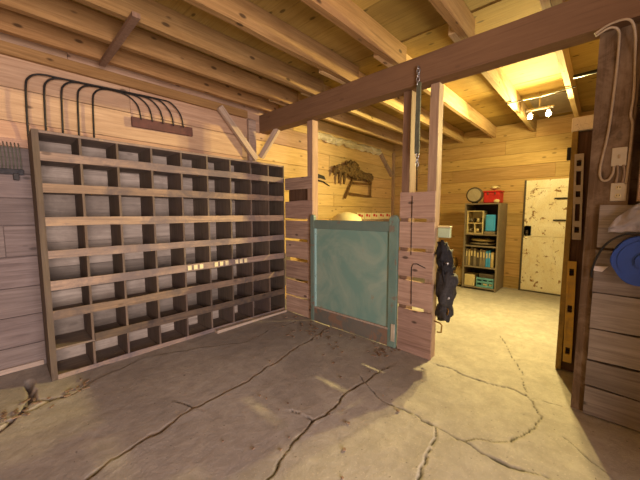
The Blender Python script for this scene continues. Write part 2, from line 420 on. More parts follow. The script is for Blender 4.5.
def plank_wall(name, mat, axis, a0, a1, plane, thick, z0, z1, hb, seedv, flip=1, skip=None):
    """horizontal boards; the visible face lies at 'plane', the boards grow away from the room by thick*flip"""
    rnd = random.Random(seedv); b = B(); z = z0
    p0, p1 = sorted((plane, plane+thick*flip)); q0, q1 = sorted((plane+thick*flip, plane+(thick+.05)*flip))
    while z < z1-.02:
        h = hb*rnd.uniform(.82, 1.15); zt = min(z1, z+h); a = a0
        if z1-zt < .07: zt = z1
        while a < a1-.02:
            l = rnd.uniform(1.6, 3.6); ae = min(a1, a+l)
            if a1-ae < .5: ae = a1
            j = rnd.uniform(-.0035, .0035)
            segs = [(a, ae)]
            if skip and zt > skip[2] and z < skip[3]:
                segs = [(s0, s1) for s0, s1 in ((a, min(ae, skip[0])), (max(a, skip[1]), ae)) if s1-s0 > .02]
            for s0, s1 in segs:
                if axis == 'x': b.box(s0+.001, s1-.001, p0+j, p1+j, z+.002, zt-.002, .003)
                else: b.box(p0+j, p1+j, s0+.001, s1-.001, z+.002, zt-.002, .003)
            a = ae
        z = zt
    if not skip:
        if axis == 'x': b.box(a0, a1, q0, q1, z0, z1, 0)
        else: b.box(q0, q1, a0, a1, z0, z1, 0)
    return struct(mk(name, b, mat))
wl = plank_wall('wall_left', 'wall_x', 'x', XB, FX+.03, WY, .025, -.02, ZC, .245, 11)
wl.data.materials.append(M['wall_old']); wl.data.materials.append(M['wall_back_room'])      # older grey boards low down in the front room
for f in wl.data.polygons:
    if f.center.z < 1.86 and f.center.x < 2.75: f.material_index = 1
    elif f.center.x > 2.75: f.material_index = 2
plank_wall('wall_far', 'wall_y', 'y', YR, WY, FX, .025, -.02, ZC, .235, 12)
bw = B()
for (x0, x1, z0, z1) in ((XB, -1.5, -.02, ZC), (1.1, FX+.03, -.02, ZC), (-1.5, 1.1, 2.25, ZC)):
    n = int((x1-x0)/.24)
    for i in range(n):
        bw.box(x0+(x1-x0)*i/n+.002, x0+(x1-x0)*(i+1)/n-.002, YR-.03, YR, z0, z1, .003)
struct(mk('wall_right', bw, 'wall_x'))
# the wall on the right has an unseen wide doorway, added for the fill light
b = B(); b.board('x', XB+.05, .19, 3.625, 3.648, .008, .05, .003, .2, 6)
struct(mk('baseboard_left', b, 'pale_batten'))
plank_wall('wall_back', 'wall_y', 'y', YR, WY, XB, .025, -.02, ZC, .25, 14, -1)
bw = B()
for i in range(6):
    bw.box(1.12, 1.15, YR+.02+.24*i, YR+.02+.24*(i+1)-.003, .02, 2.2, .003)
for z in (.4, 1.1, 1.85): bw.box(1.15, 1.175, YR+.05, YR+1.43, z, z+.14, .003)
struct(mk('unseen_shade_leaf', bw, 'oldpost'))  # unseen door leaf, added to keep daylight off the right corner
# ceiling deck boards run across the joists
bc = B(); x = XB; rnd = random.Random(5)
while x < FX+.03:
    w = rnd.choice([.4, .62, 1.2, 1.2]); xe = min(FX+.05, x+w); y = YR
    while y < WY+.05:
        ye = min(WY+.05, y+rnd.choice([1.2, 1.8, 2.4]))
        j = rnd.uniform(0, .006)
        bc.box(x+.0015, xe-.0015, y+.001, ye-.001, ZC+j, ZC+.02+j, .002); y = ye
    x = xe
bc.box(XB, FX+.06, YR, WY+.05, ZC+.028, ZC+.05, 0)
struct(mk('ceiling', bc, 'deck'))

# ------------------------------------------------------------------ timber frame
JY = [-2.2, -1.6, -1.0, -.36, .28, .86, 1.47, 2.03, 2.55, 3.0, 3.40]
where = ['tucked against the cabinet wall, dark and narrow', 'second out from the cabinet wall', 'third out from the cabinet wall',
         'fourth out from the cabinet wall', 'fifth out from the cabinet wall', 'sixth out from the cabinet wall',
         'seventh out from the cabinet wall', 'eighth out from the cabinet wall', 'ninth out from the cabinet wall', 'tenth', 'eleventh']
for k, y in enumerate(reversed(JY)):
    if y > -.5:
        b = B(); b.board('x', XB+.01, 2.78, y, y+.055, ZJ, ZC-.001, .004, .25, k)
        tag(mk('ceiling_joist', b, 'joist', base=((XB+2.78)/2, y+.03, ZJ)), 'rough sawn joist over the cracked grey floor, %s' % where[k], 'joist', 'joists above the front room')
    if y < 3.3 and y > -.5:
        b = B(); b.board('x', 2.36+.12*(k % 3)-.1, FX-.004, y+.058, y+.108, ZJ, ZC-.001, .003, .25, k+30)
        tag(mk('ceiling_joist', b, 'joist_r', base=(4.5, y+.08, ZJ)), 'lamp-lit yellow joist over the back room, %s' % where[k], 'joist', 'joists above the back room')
b = B(); b.box(XB+.02, 2.4, WY-.05, WY-.001, ZJ-.10, ZJ-.003, .004)
tag(mk('wall_plate', b, 'joist', base=(0, WY-.02, ZJ-.1)), 'long timber plate along the top of the wall above the cabinet', 'timber')

# the big beam
b = B(); b.board('y', YR+.01, WY-.004, 2.62, 2.77, 2.52, 2.755, .003, .3, 4)
tag(mk('support_beam', b, 'beam', base=(2.7, .5, 2.52)), 'heavy smooth brown beam crossing the room above the teal gate', 'beam')

def post(name, mat, x0, x1, y0, y1, z0, z1, label, cat='post', seed=0):
    b = B(); b.board('z', z0, z1, x0, x1, y0, y1, .002, .3, seed)
    return tag(mk(name, b, mat, base=((x0+x1)/2, (y0+y1)/2, z0)), label, cat)
post('wooden_post', 'stud', 2.701, 2.80, 2.665, 2.755, .002, 2.518, 'slim pale post at the left end of the teal gate', seed=1)
post('wooden_post', 'post', 2.701, 2.83, 1.365, 1.445, .002, 2.518, 'slim brown post right beside the teal gate, left of the hanging strap', seed=2)
post('wooden_post', 'stud', 2.701, 2.80, 1.105, 1.185, .002, 2.518, 'slim post right of the hanging strap with the black bag on its side', seed=3)
post('wooden_post', 'oldpost', 2.70, 2.88, -.11, .082, .002, 2.518, 'thick weathered brown post carrying the switch and socket plates', seed=4)
post('wooden_stud', 'stud', 2.605, 2.70, -.26, -.145, 1.45, 2.518, 'short pinkish stud at the right edge beside the thick post', 'stud', 5)
b = B()
for i in range(11):
    b.box(2.80, 2.825, YR+.01, -.112, .002+.228*i, .225+.228*i, .003)
struct(mk('wall_front', b, 'oldpost'))

def brace(name, p, q, w, d, label, mat='brace'):
    """bar from p to q; w in the plane x-z, d along y"""
    p, q = Vector(p), Vector(q); L = (q-p).length
    b = B(); b.board('x', 0, L, -d/2, d/2, -w/2, w/2, .002, .2, int(L*100))
    bmesh.ops.recalc_face_normals(b.bm, faces=b.bm.faces[:])
    me = bpy.data.meshes.new(name); b.bm.to_mesh(me); b.bm.free(); me.materials.append(M[mat])
    o = bpy.data.objects.new(name, me); COL.objects.link(o); o.location = p
    o.rotation_euler = (q-p).to_track_quat('X', 'Z').to_euler()
    if label: tag(o, label, 'brace')
    return o
brace('wooden_brace', (1.97, 3.572, 2.70), (2.50, 3.572, 2.13), .075, .05, 'pale diagonal brace on the wall falling right towards the cabinet top')
brace('wooden_brace', (2.575, 3.56, 2.16), (2.68, 3.31, 2.525), .07, .06, 'short pale brace rising from the cabinet top to the beam end')
post('wooden_stud', 'brace', 2.41, 2.53, 3.60, 3.648, 2.03, 2.66, 'short upright stud on the wall between the two diagonal braces', 'stud', 9)
brace('wooden_brace', (5.70, 3.615, 2.73), (6.28, 3.615, 2.24), .07, .06, 'diagonal brace high in the far corner of the back room')
post('corner_batten', 'stud', 6.33, 6.376, 3.59, 3.648, .002, 2.76, 'thin upright batten in the far corner of the back room', 'batten', 12)
b = B(); b.board('y', 2.44, 3.46, .715, .765, ZJ-.035, ZJ-.004, .002, .2, 8)
tag(mk('bridging_strip', b, 'post', base=(.74, 3.0, ZJ-.03)), 'short strip of wood nailed across the undersides of the joists', 'strip')

# ------------------------------------------------------------------ pigeonhole cabinet
CX0, CX1, CF, CB = .205, 2.695, 3.205, 3.585
cab = thing('pigeonhole_cabinet', 'huge old wooden pigeonhole cabinet of nine columns standing on the floor', 'cabinet', ((CX0+CX1)/2, (CF+CB)/2, .007))
Z0 = .007
vx = [.225, .497, .76, 1.04, 1.32, 1.60, 1.88, 2.16, 2.43, 2.685]
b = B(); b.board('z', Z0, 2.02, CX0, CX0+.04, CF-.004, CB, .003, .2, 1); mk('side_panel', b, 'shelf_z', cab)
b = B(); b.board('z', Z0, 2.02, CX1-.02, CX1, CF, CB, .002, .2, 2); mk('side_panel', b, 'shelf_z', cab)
b = B(); b.box(CX0+.04, CX1-.02, CF, CB, 1.998, 2.02, .003); mk('top_panel', b, 'shelf', cab)
b = B()
for i in range(9):
    b.box(CX0+.04, CX1-.02, CB-.012, CB-.001, Z0+.222*i+.001, Z0+.222*(i+1)-.001, .001)
mk('back_panel', b, 'back', cab)
tops = [1.857, 1.612, 1.35, 1.08, .83, .585, .325, .05]; bots = [1.79, 1.543, 1.277, 1.012, .757, .512, .25, Z0]
for r, (t, bo) in enumerate(zip(tops, bots)):
    b = B(); b.box(CX0+.04, CX1-.02, CF+.014, CB-.012, bo, bo+.016, .001, jit=.001); mk('shelf', b, 'shelf', cab)
    x0 = CX0+.04 if r != 6 else .51
    b = B(); b.board('x', x0, CX1-.02, CF-.004, CF+.014, bo, t, .0035, .15, r+20)
    lp_ = mk('shelf_lip', b, {0: 'lip_dark', 3: 'lip_dark', 4: 'lip_dark', 7: 'lip_dark'}.get(r, 'lip'), cab)
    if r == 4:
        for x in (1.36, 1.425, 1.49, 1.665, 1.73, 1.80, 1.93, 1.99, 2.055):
            b = B(); b.box(x-.02, x+.02, CF-.0125, CF-.0095, bo+.012, t-.012, 0); mk('lamplight_patch', b, 'cream', lp_, label='small cream square painted as a patch of lamplight')  # cream squares stand in for lamplight falling through the board gaps
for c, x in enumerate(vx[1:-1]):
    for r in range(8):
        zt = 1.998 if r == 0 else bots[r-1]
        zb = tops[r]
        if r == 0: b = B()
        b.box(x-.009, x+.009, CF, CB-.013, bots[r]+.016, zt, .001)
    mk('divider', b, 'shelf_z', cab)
b = B(); b.board('x', 1.62, 2.66, 3.13, 3.195, .006, .035, .003, .15, 3)
tag(mk('pale_batten', b, 'pale_batten', base=(2.1, 3.16, .006)), 'pale batten lying on the floor along the foot of the cabinet', 'batten')

# ------------------------------------------------------------------ slatted partitions
def slats(name, label, rows, x0, x1, y0, y1, mat, sd, cat='partition'):
    t = thing(name, label, cat, (x0, (y0+y1)/2, 0.007))
    for i, (z0, z1) in enumerate(rows):
        e = random.Random(sd+i).uniform(-.006, .006)
        b = B(); b.board('y', y0+e, y1+e*.5, x0, x1, max(z0, .007), z1, .005, .08, sd+i)
        mk('board', b, mat, t)
    return t
lp = slats('slatted_partition', 'low partition of rough boards between the cabinet and the teal gate',
      [(.007, .235), (.25, .465), (.49, .735), (.775, 1.00), (1.04, 1.275), (1.305, 1.54), (1.69, 1.845)], 2.697, 2.70, 2.665, 3.19, 'board', 40)
for ch in lp.children:
    for v in ch.data.vertices: 
        if v.co.x > .001: v.co.x += .022
b = B(); b.prism([(3.15, 1.50), (2.80, 1.50), (2.74, 1.53), (2.71, 1.60), (2.73, 1.67), (2.79, 1.70), (3.15, 1.70)], 'x', 2.735, 2.755)
mk('rounded_board', b, 'cupb', lp, label='dark board with a rounded end behind the top gap')
cp = slats('slatted_partition', 'narrow panel of purple-brown boards nailed on the two posts right of the gate',
      [(.007, .445), (.475, .73), (.765, 1.015), (1.048, 1.295), (1.328, 1.578)], 2.677, 2.699, 1.10, 1.445, 'board', 60)
b = B(); b.tube([(2.672, 1.30, .50), (2.672, 1.305, .86), (2.672, 1.29, .895), (2.672, 1.25, .90), (2.672, 1.17, .87)], .004); mk('latch_rod', b, 'iron', cp, label='thin bent iron rod')
b = B(); b.tube([(2.672, 1.315, .98), (2.672, 1.318, 1.54)], .0035); mk('latch_rod', b, 'iron', cp, label='thin straight iron rod')
rp = slats('slatted_partition', 'low wall of grey weathered boards nailed on the thick post at the right',
      [(.007, .20), (.212, .385), (.395, .605), (.618, .85), (.862, 1.14), (1.155, 1.43)], 2.665, 2.695, -1.6, .018, 'board_r', 80)

# ------------------------------------------------------------------ teal gate
g = thing('teal_gate', 'worn teal panelled gate with round-topped stiles closing the gap in the partition', 'gate', (2.69, 2.06, .0))
def stile(y0, y1, zt, mat):
    yc, r = (y0+y1)/2, (y1-y0)/2
    poly = [(y0, .012), (y1, .012), (y1, zt-r)]+[(yc+r*math.cos(a), zt-r+r*math.sin(a)) for a in [PI*i/10 for i in range(1, 10)]]+[(y0, zt-r)]
    b = B(); b.prism(poly, 'x', 2.655, 2.695, .003); return mk('stile', b, mat, g)
stile(2.60, 2.66, 1.36, 'teal_dark'); stile(1.455, 1.545, 1.36, 'teal_stile')
b = B(); b.box(2.66, 2.69, 1.53, 2.605, 1.19, 1.295, .004); mk('top_rail', b, 'teal_dark', g)
b = B(); b.box(2.66, 2.69, 1.53, 2.605, .012, .185, .004); mk('bottom_rail', b, 'rail_worn', g, label='bare worn bottom rail')
b = B(); b.box(2.676, 2.686, 1.53, 2.605, .18, 1.20, .001); mk('panel', b, 'teal', g)
b = B(); b.box(2.664, 2.69, 2.575, 2.60, .19, 1.19, .003); mk('inner_trim', b, 'teal_light', g, label='pale blue strip along the left stile')
b = B(); b.box(2.654, 2.676, 1.535, 2.60, .185, .205, .003); mk('sill_moulding', b, 'pale_batten', g, label='pale worn moulding above the bottom rail')
b = B(); b.box(2.645, 2.655, 1.47, 1.50, .08, .26, .002); b.tube([(2.65, 1.465, .08), (2.65, 1.465, .26)], .008); mk('hinge', b, 'white', g, label='pale strap hinge')

# ------------------------------------------------------------------ wall tools, front room
rk = thing('hay_rake_head', 'dark red bar with five long curved iron tines hung above the cabinet', 'rake', (1.3, WY-.03, 2.27))
bar = B(); mt = Matrix.Translation((1.0, 0, 2.325)) @ Matrix.Rotation(-math.atan2(.012, .63), 4, 'Y')
bar.box(0, .635, 3.605, 3.632, -.05, .05, .004, mat=mt); mk('bar', bar, 'rust', rk)
for i in range(5):
    xb = 1.088+.108*i; xv = .685-.115*i; yy = 3.604-.004*i
    zb = 2.575+.006*i; zl = 2.585-.004*i
    pts = smooth([(xb, yy, 2.36), (xb-.03, yy, 2.50), (xb-.125, yy, zb), (xb-.25, yy, zb+.012), ((xb+xv)/2, yy, (zb+zl)/2+.01), (xv+.24, yy, zl+.004), (xv+.13, yy, zl), (xv+.06, yy, zl-.018), (xv+.015, yy, zl-.06), (xv-.004, yy, zl-.13), (xv-.012, yy, 2.2), (xv-.012, 3.612, 2.03), (xv-.01, 3.615, 1.7)], 7)
    b = B(); b.tube(pts, .0078, 8); mk('tine', b, 'iron', rk)
fk = thing('garden_rake_head', 'rusty iron rake head with many fine tines hung left of the cabinet', 'rake', (0, WY-.02, 1.68))
b = B(); b.box(-.42, .165, 3.60, 3.625, 1.70, 1.745, .003); mk('bar', b, 'greycloth', fk)
b = B(); b.box(.10, .135, 3.59, 3.645, 1.655, 1.71, .003); mk('socket', b, 'iron', fk)
for i in range(26):
    x = -.405+.0223*i
    b = B(); b.tube([(x, 3.612, 1.74), (x, 3.60, 1.83), (x-.004, 3.605, 1.93), (x-.006, 3.63, 1.965)], .004, 6); mk('tine', b, 'strap', fk)

# ------------------------------------------------------------------ hanging strap and bag
st = thing('hanging_strap', 'grey-green strap with a chain hanging from the beam between two slim posts', 'strap', (2.60, 1.255, 1.58))
def chain(b, x, y, z0, z1, n, r=.011, t=.0035):
    for i in range(n):
        zc = z0+(z1-z0)*(i+.5)/n; h = abs(z1-z0)/n*.72
        pts = []
        for k in range(13):
            a = 2*PI*k/12; u = r*math.cos(a); w = h*math.sin(a)
            pts.append((x+(u if i % 2 else 0), y+(0 if i % 2 else u), zc+w))
        b.tube(pts, t, 6, cap=False)
b = B(); chain(b, 2.60, 1.258, 2.64, 2.50, 4, .014, .005); mk('upper_chain', b, 'steel', st)
b = B(); b.board('z', 1.91, 2.52, 2.588, 2.606, 1.226, 1.266, .004, .05, 3); mk('webbing', b, 'strap', st)
b = B(); chain(b, 2.60, 1.245, 1.91, 1.80, 3, .012, .005); mk('lower_chain', b, 'steel', st)
b = B(); b.tube([(2.60, 1.245, 1.81), (2.60, 1.24, 1.58)], .005); mk('thin_rod', b, 'iron', st)
b = B(); b.tube([(2.622, 1.258, 2.66), (2.59, 1.258, 2.66), (2.585, 1.258, 2.64), (2.6, 1.258, 2.625)], .006); mk('hook', b, 'steel', st)

bg = thing('tool_bag', 'lumpy black tool bag with straps hanging low on the slim post', 'bag', (2.76, 1.03, .38))
b = B(); b.blob((2.77, 1.005, .70), (.10, .085, .19), .35, 4, 3, 2); b.blob((2.78, 1.025, .50), (.07, .065, .14), .35, 5, 3, 5); mk('bag_body', b, 'greycloth', bg)
b = B(); b.blob((2.75, 1.03, 1.0), (.055, .06, .12), .6, 6, 3, 9); b.blob((2.77, 1.015, .86), (.06, .065, .09), .6, 6, 3, 12); mk('bag_flap', b, 'blackcloth', bg)
for dx, dy, z0 in ((0, 0, .42), (.03, -.02, .46), (-.02, .015, .62)):
    b = B(); b.tube([(2.74+dx, 1.08, 1.12), (2.73+dx, 1.02+dy, .95), (2.72+dx, .985+dy, .75), (2.73+dx, 1.01+dy, .55), (2.75+dx, 1.04+dy, z0)], .008, 6); mk('shoulder_strap', b, 'blackcloth', bg)
for (x, y, z) in ((2.70, .965, .62), (2.71, .975, .76), (2.70, .985, .93)):
    b = B(); b.lathe([(.0, 0), (.015, 0), (.015, .012), (0, .012)], (x, y, z), 'x', 12); mk('buckle', b, 'steel', bg)
b = B(); b.tube([(2.74, .985, .52), (2.73, .965, .50), (2.73, .972, .455), (2.74, .99, .47)], .005, 6); mk('clip', b, 'copper', bg)
tn = thing('mint_box', 'small pale mint box hung on the slim post above the black bag', 'box', (2.78, 1.04, 1.15))
b = B(); b.box(2.755, 2.80, .99, 1.10, 1.155, 1.245, .006); mk('box_body', b, 'mint', tn)
b = B(); b.box(2.75, 2.804, .986, 1.103, 1.247, 1.262, .004); mk('lid', b, 'cream', tn)
b = B(); b.tube([(2.76, 1.104, .36), (2.75, 1.045, .355), (2.75, 1.028, .34), (2.75, 1.032, .27), (2.755, 1.07, .262)], .007, 8)
tag(mk('metal_hook', b, 'copper', base=(2.755, 1.07, .26)), 'small brass hook low on the slim post beneath the black bag', 'hook')

# ------------------------------------------------------------------ switch, socket, cables on the thick post
PX = 2.699
sw = thing('light_switch', 'square cream switch plate on the thick brown post', 'switch', (PX, -.053, 1.675))
b = B(); b.box(PX-.009, PX-.001, -.088, -.018, 1.675, 1.79, .003); mk('plate', b, 'white', sw)
b = B(); b.box(PX-.019, PX-.009, -.058, -.048, 1.722, 1.745, .002); mk('toggle', b, 'cable', sw)
so = thing('wall_socket', 'cream double socket plate below the switch on the thick post', 'socket', (PX, -.06, 1.455))
b = B(); b.box(PX-.009, PX-.001, -.10, -.026, 1.455, 1.57, .003); mk('plate', b, 'white', so)
for z in (1.487, 1.538):
    b = B(); b.lathe([(0, 0), (.015, 0), (.015, -.003), (0, -.003)], (PX-.009, -.063, z), 'x', 16); rc = mk('receptacle', b, 'cream', so)
    b = B(); b.box(PX-.0135, PX-.012, -.070, -.067, z-.001, z+.009, 0); b.box(PX-.0135, PX-.012, -.059, -.056, z-.001, z+.009, 0); mk('slot', b, 'black', rc)
cx = PX-.008
b = B(); b.tube(smooth([(2.612, .10, 2.475), (2.612, .04, 2.50), (2.63, -.0, 2.48), (2.68, -.008, 2.42), (cx, -.006, 2.2), (cx, .006, 1.9), (cx, .03, 1.68), (cx, .022, 1.60), (cx, -.01, 1.59), (cx, -.03, 1.63), (cx, -.033, 1.675)]), .007, 8)
tag(mk('electric_cable', b, 'cable', base=(cx, 0, 2)), 'cream cable looping down the thick post to the switch', 'cable')
b = B(); b.tube(smooth([(2.612, .105, 2.49), (2.61, .04, 2.52), (2.61, -.04, 2.515), (2.64, -.072, 2.45), (cx, -.085, 2.30), (cx, -.093, 2.1), (cx, -.088, 1.98), (cx, -.10, 1.9), (cx, -.095, 1.6), (cx-.004, -.09, 1.565)]), .007, 8)
tag(mk('electric_cable', b, 'cable', base=(cx, -.09, 2)), 'beige cable running down the right side of the thick post', 'cable')
b = B(); b.tube(smooth([(cx, -.048, 1.68), (cx, -.054, 1.63), (cx, -.048, 1.568)]), .0065, 8)
tag(mk('electric_cable', b, 'cable_grey', base=(cx, -.05, 1.6)), 'first short cable joining the two plates, the one nearer the long loop', 'cable')

b = B(); b.tube(smooth([(cx, -.075, 1.68), (cx, -.083, 1.63), (cx, -.078, 1.568)]), .0065, 8)
tag(mk('electric_cable', b, 'cable_grey', base=(cx, -.08, 1.6)), 'second short cable joining the two plates, the one nearer the right edge', 'cable')
# blue reel hanging on the boards
rl = thing('cord_reel', 'round bright blue plastic cord reel hung on the grey boards at the right edge', 'reel', (2.6, -.205, .94))
def disc(b, x0, x1, r, c, n=48, lobes=0):
    poly = []
    for k in range(n):
        a = 2*PI*k/n; rr = r*(1+.03*math.cos(6*a) if lobes else 1)
        poly.append((c[0]+rr*math.cos(a), c[1]+rr*math.sin(a)))
    b.prism(poly, 'x', x0, x1, .004)
cR = (-.205, 1.098)
b = B(); disc(b, 2.545, 2.557, .152, cR, lobes=1); disc(b, 2.538, 2.546, .125, cR); mk('front_disc', b, 'blueplastic', rl)
b = B(); disc(b, 2.635, 2.65, .150, cR); mk('back_disc', b, 'blueplastic', rl)
b = B(); disc(b, 2.558, 2.634, .075, cR); mk('drum', b, 'blueplastic', rl)
b = B(); disc(b, 2.520, 2.5375, .052, cR); mk('hub', b, 'blueplastic', rl)
b = B(); disc(b, 2.512, 2.5195, .009, (cR[0]+.012, cR[1]+.005), 16); mk('hub_screw', b, 'black', rl)
b = B()
for k in range(4): 
    pts = [(2.573+.015*k, cR[0]+.088*math.cos(2*PI*i/32), cR[1]+.088*math.sin(2*PI*i/32)) for i in range(33)]
    b.tube(pts, .0075, 6, cap=False)
mk('wound_cord', b, 'black', rl)
b = B(); b.tube(smooth([(2.655, .028, .955), (2.645, .03, 1.0), (2.62, .010, 1.10), (2.59, -.03, 1.19), (2.57, -.09, 1.245), (2.56, -.16, 1.262), (2.56, -.26, 1.22), (2.57, -.30, 1.1)]), .006, 8)
tag(mk('black_cord', b, 'black', base=(2.6, 0, .95)), 'thin black cord arching over the blue reel and down the boards', 'cord')
b = B(); b.prism([(.022, 1.005), (.020, 1.035), (-.048, 1.04), (-.02, 1.00)], 'x', 2.640, 2.655, .002)
tag(mk('paper_tag', b, 'bag_white', base=(2.655, 0, 1.0)), 'small white tag on the black cord left of the blue reel', 'tag')
# crumpled plastic over the boards
def sheet(name, pts_fn, nu, nv, mat, base, th=.006, parent=None):
    b = B(); G = [[b.bm.verts.new(pts_fn(i/nu, j/nv)) for j in range(nv+1)] for i in range(nu+1)]
    for i in range(nu):
        for j in range(nv):
            f = b.bm.faces.new((G[i][j], G[i+1][j], G[i+1][j+1], G[i][j+1])); f.smooth = True
    bmesh.ops.solidify(b.bm, geom=b.bm.faces[:], thickness=th)
    return mk(name, b, mat, parent, base=base)
def fn(u, v):
    y = -.03-.34*u; zt = 1.29+.26*min(1, u*1.6)+.02*math.sin(9*u); z = 1.26+(zt-1.26)*v
    x = 2.588-.05*math.sin(v*PI)*(.4+.6*u)+.045*noise.noise(Vector((u*9, v*6, 1)))
    return (x, y, z+.012*noise.noise(Vector((u*7, v*4, 5))))
tag(sheet('plastic_sheet', fn, 22, 10, 'bag_white', (2.64, -.2, 1.26)), 'crumpled pale plastic sheet tucked on the boards above the blue reel', 'sheet')

# ------------------------------------------------------------------ tall cupboard behind the thick post
cu = thing('tall_cupboard', 'tall narrow dark cupboard with a white top board behind the thick post', 'cupboard', (3.5, -.1, .007))
b = B(); b.box(3.315, 3.80, -.45, .185, .007, 2.045, .004); mk('carcass', b, 'cupb', cu)
b = B(); b.box(3.29, 3.80, .186, .225, .007, 2.13, .004); mk('edge_board', b, 'olive', cu, label='olive edge board')
b = B(); b.box(3.28, 3.82, -.45, .232, 2.05, 2.16, .006); mk('top_board', b, 'whitewood', cu, label='white painted top board')
b = B(); b.box(3.287, 3.315, .226, .25, 1.82, 1.925, .003); mk('hinge', b, 'iron', cu)
def level(name, label, mat, z0, z1, y0, w, lean, solid=False):
    t = thing(name, label, 'spirit level', (3.30, y0+w/2, z0))
    h = z1-z0
    sh = Matrix.Shear('XY', 4, (0, 0)) 
    def Y(y, z): return y+lean*(z-z0)/h
    b = B()
    wins = [(.06, .09, .018), (.17, .235, .26), (.28, .0, 0)]
    # frame rails and webs with three real window openings
    ops = [(z0+h*.08, z0+h*.15), (z0+h*.22, z0+h*.42), (z0+h*.50, z0+h*.57), (z0+h*.64, z0+h*.80), (z0+h*.86, z0+h*.93)]
    def quad(ya, yb, za, zb, x0=3.262, x1=3.286):
        b.prism([(Y(ya, za), za), (Y(yb, za), za), (Y(yb, zb), zb), (Y(ya, zb), zb)], 'x', x0, x1)
    quad(y0, y0+w*.24, z0, z1); quad(y0+w*.76, y0+w, z0, z1)
    zz = z0
    for a, c in ops: quad(y0+w*.24, y0+w*.76, zz, a); zz = c
    quad(y0+w*.24, y0+w*.76, zz, z1)
    if solid: quad(y0+w*.24, y0+w*.76, ops[1][0]-.01, ops[1][1]+.01, 3.268, 3.280); quad(y0+w*.24, y0+w*.76, ops[3][0]-.01, ops[3][1]+.01, 3.268, 3.280)
    mk('frame', b, mat, t)
    for a, c in (ops[0], ops[2], ops[4]):
        b = B(); zc = (a+c)/2; b.lathe([(0, -w*.238), (.010, -w*.238), (.010, w*.238), (0, w*.238)], (3.274, Y(y0+w/2, zc), zc), 'y', 10); mk('vial', b, 'iron', t)
    return t
level('spirit_level', 'grey metal spirit level with dark windows hung upright on the cupboard', 'alum', 1.16, 1.86, .118, .058, .022)
level('spirit_level', 'worn yellow spirit level hung upright below the grey one', 'yellow', .10, .975, .118, .058, .016, True)

# ------------------------------------------------------------------ far wall door
DY0, DY1, DZ = .22, 1.0, 1.94
dr = mk('door_1', B().box(6.335, 6.36, DY0, DY1, .02, DZ, .003), 'door', base=(6.35, .6, .02)); struct(dr)
def rail(y0, y1, z0, z1):
    b = B(); b.box(6.322, 6.3345, y0, y1, z0, z1, .003); return mk('door_rail', b, 'door', dr)
rail(DY0, DY1, .02, .20); rail(DY0, DY1, .98, 1.16); rail(DY0, DY1, 1.80, DZ)
rail(DY0, DY0+.10, .20, 1.80); rail(DY1-.11, DY1, .20, 1.80); rail(.575, .665, .20, .98); rail(.575, .665, 1.16, 1.80)
for z in (1.62, 1.26):
    b = B(); b.box(6.312, 6.3215, .40, .60, z-.012, z+.012, .002); mk('door_bolt', b, 'iron', dr)
b = B(); b.box(6.312, 6.321, .935, .965, 1.0, 1.08, .002); b.lathe([(0, 0), (.018, 0), (.018, -.035), (0, -.035)], (6.314, .95, 1.04), 'x', 12); mk('door_handle', b, 'dgrey', dr)
b = B(); b.box(6.33, 6.376, DY1+.002, DY1+.03, .005, DZ+.01, .002); b.box(6.30, 6.376, DY0, DY1+.03, .002, .018, .002)
struct(mk('trim_1', b, 'dgrey'))

# ------------------------------------------------------------------ bookcase and its load
bx0, bx1, by0, by1 = 5.80, 6.355, 1.275, 1.835
bk = thing('bookcase', 'narrow grey bookcase with open shelves against the far wall', 'bookcase', (6.07, 1.55, .007))
b = B(); b.box(bx0, bx1, by0, by0+.025, .007, 1.55, .003); mk('side_panel', b, 'bookcase', bk)
b = B(); b.box(bx0, bx1, by1-.025, by1, .007, 1.55, .003); mk('side_panel', b, 'bookcase', bk)
b = B(); b.box(bx1-.012, bx1, by0+.025, by1-.025, .04, 1.53, .001); mk('back_panel', b, 'bookdark', bk)
for z in (.03, .40, .775, .985, 1.53):
    b = B(); b.box(bx0+.002, bx1-.013, by0+.026, by1-.026, z, z+.022, .002); mk('shelf', b, 'bookcase', bk)
def item(name, label, cat, mat, x0, x1, y0, y1, z0, z1, bev=.006, group=None, rot=0):
    c = ((x0+x1)/2, (y0+y1)/2, z0)
    b = B(); b.box(x0, x1, y0, y1, z0, z1, bev, mat=rotz(rot, c))
    return tag(mk(name, b, mat, base=c), label, cat, group)
# top of the bookcase
fl = thing('round_lamp', 'round grey work lamp with a dark rim on top of the bookcase, left side', 'lamp', (5.9, 1.70, 1.553))
b = B(); b.lathe([(0, 0), (.125, 0), (.14, .02), (.135, .07), (.08, .12), (0, .13)], (5.84, 1.70, 1.70), 'x', 28); mk('rim', b, 'dgrey', fl)
b = B(); b.lathe([(0, 0), (.112, 0), (.112, -.004), (0, -.004)], (5.839, 1.70, 1.70), 'x', 28, False); mk('lens', b, 'lampglass', fl)
b = B(); b.box(5.85, 5.97, 1.66, 1.74, 1.553, 1.575, .004); mk('foot', b, 'iron', fl)
rb = thing('red_toolbox', 'red toolbox on top of the bookcase', 'toolbox', (6.0, 1.43, 1.553))
b = B(); b.box(5.86, 6.14, 1.30, 1.555, 1.553, 1.74, .015); mk('box_body', b, 'red', rb)
b = B(); b.box(5.852, 6.148, 1.292, 1.562, 1.741, 1.765, .006); mk('lid', b, 'red', rb)
for y in (1.36, 1.47):
    b = B(); b.box(5.842, 5.852, y, y+.02, 1.70, 1.735, .002); mk('latch', b, 'dgrey', rb)
b = B(); b.blob((5.95, 1.40, 1.815), (.08, .07, .032), .3, 5, 3, 3)
tag(mk('pale_rag', b, 'cream', base=(5.95, 1.38, 1.765)), 'small crumpled cream rag lying on the red toolbox', 'rag')
b = B(); b.blob((5.815+.0, 1.33, 1.585), (.018, .045, .03), .3, 5, 3, 4)
tag(mk('pale_rag', b, 'tarp', base=(5.85, 1.30, 1.55)), 'crumpled white rag at the right corner of the bookcase top', 'rag')
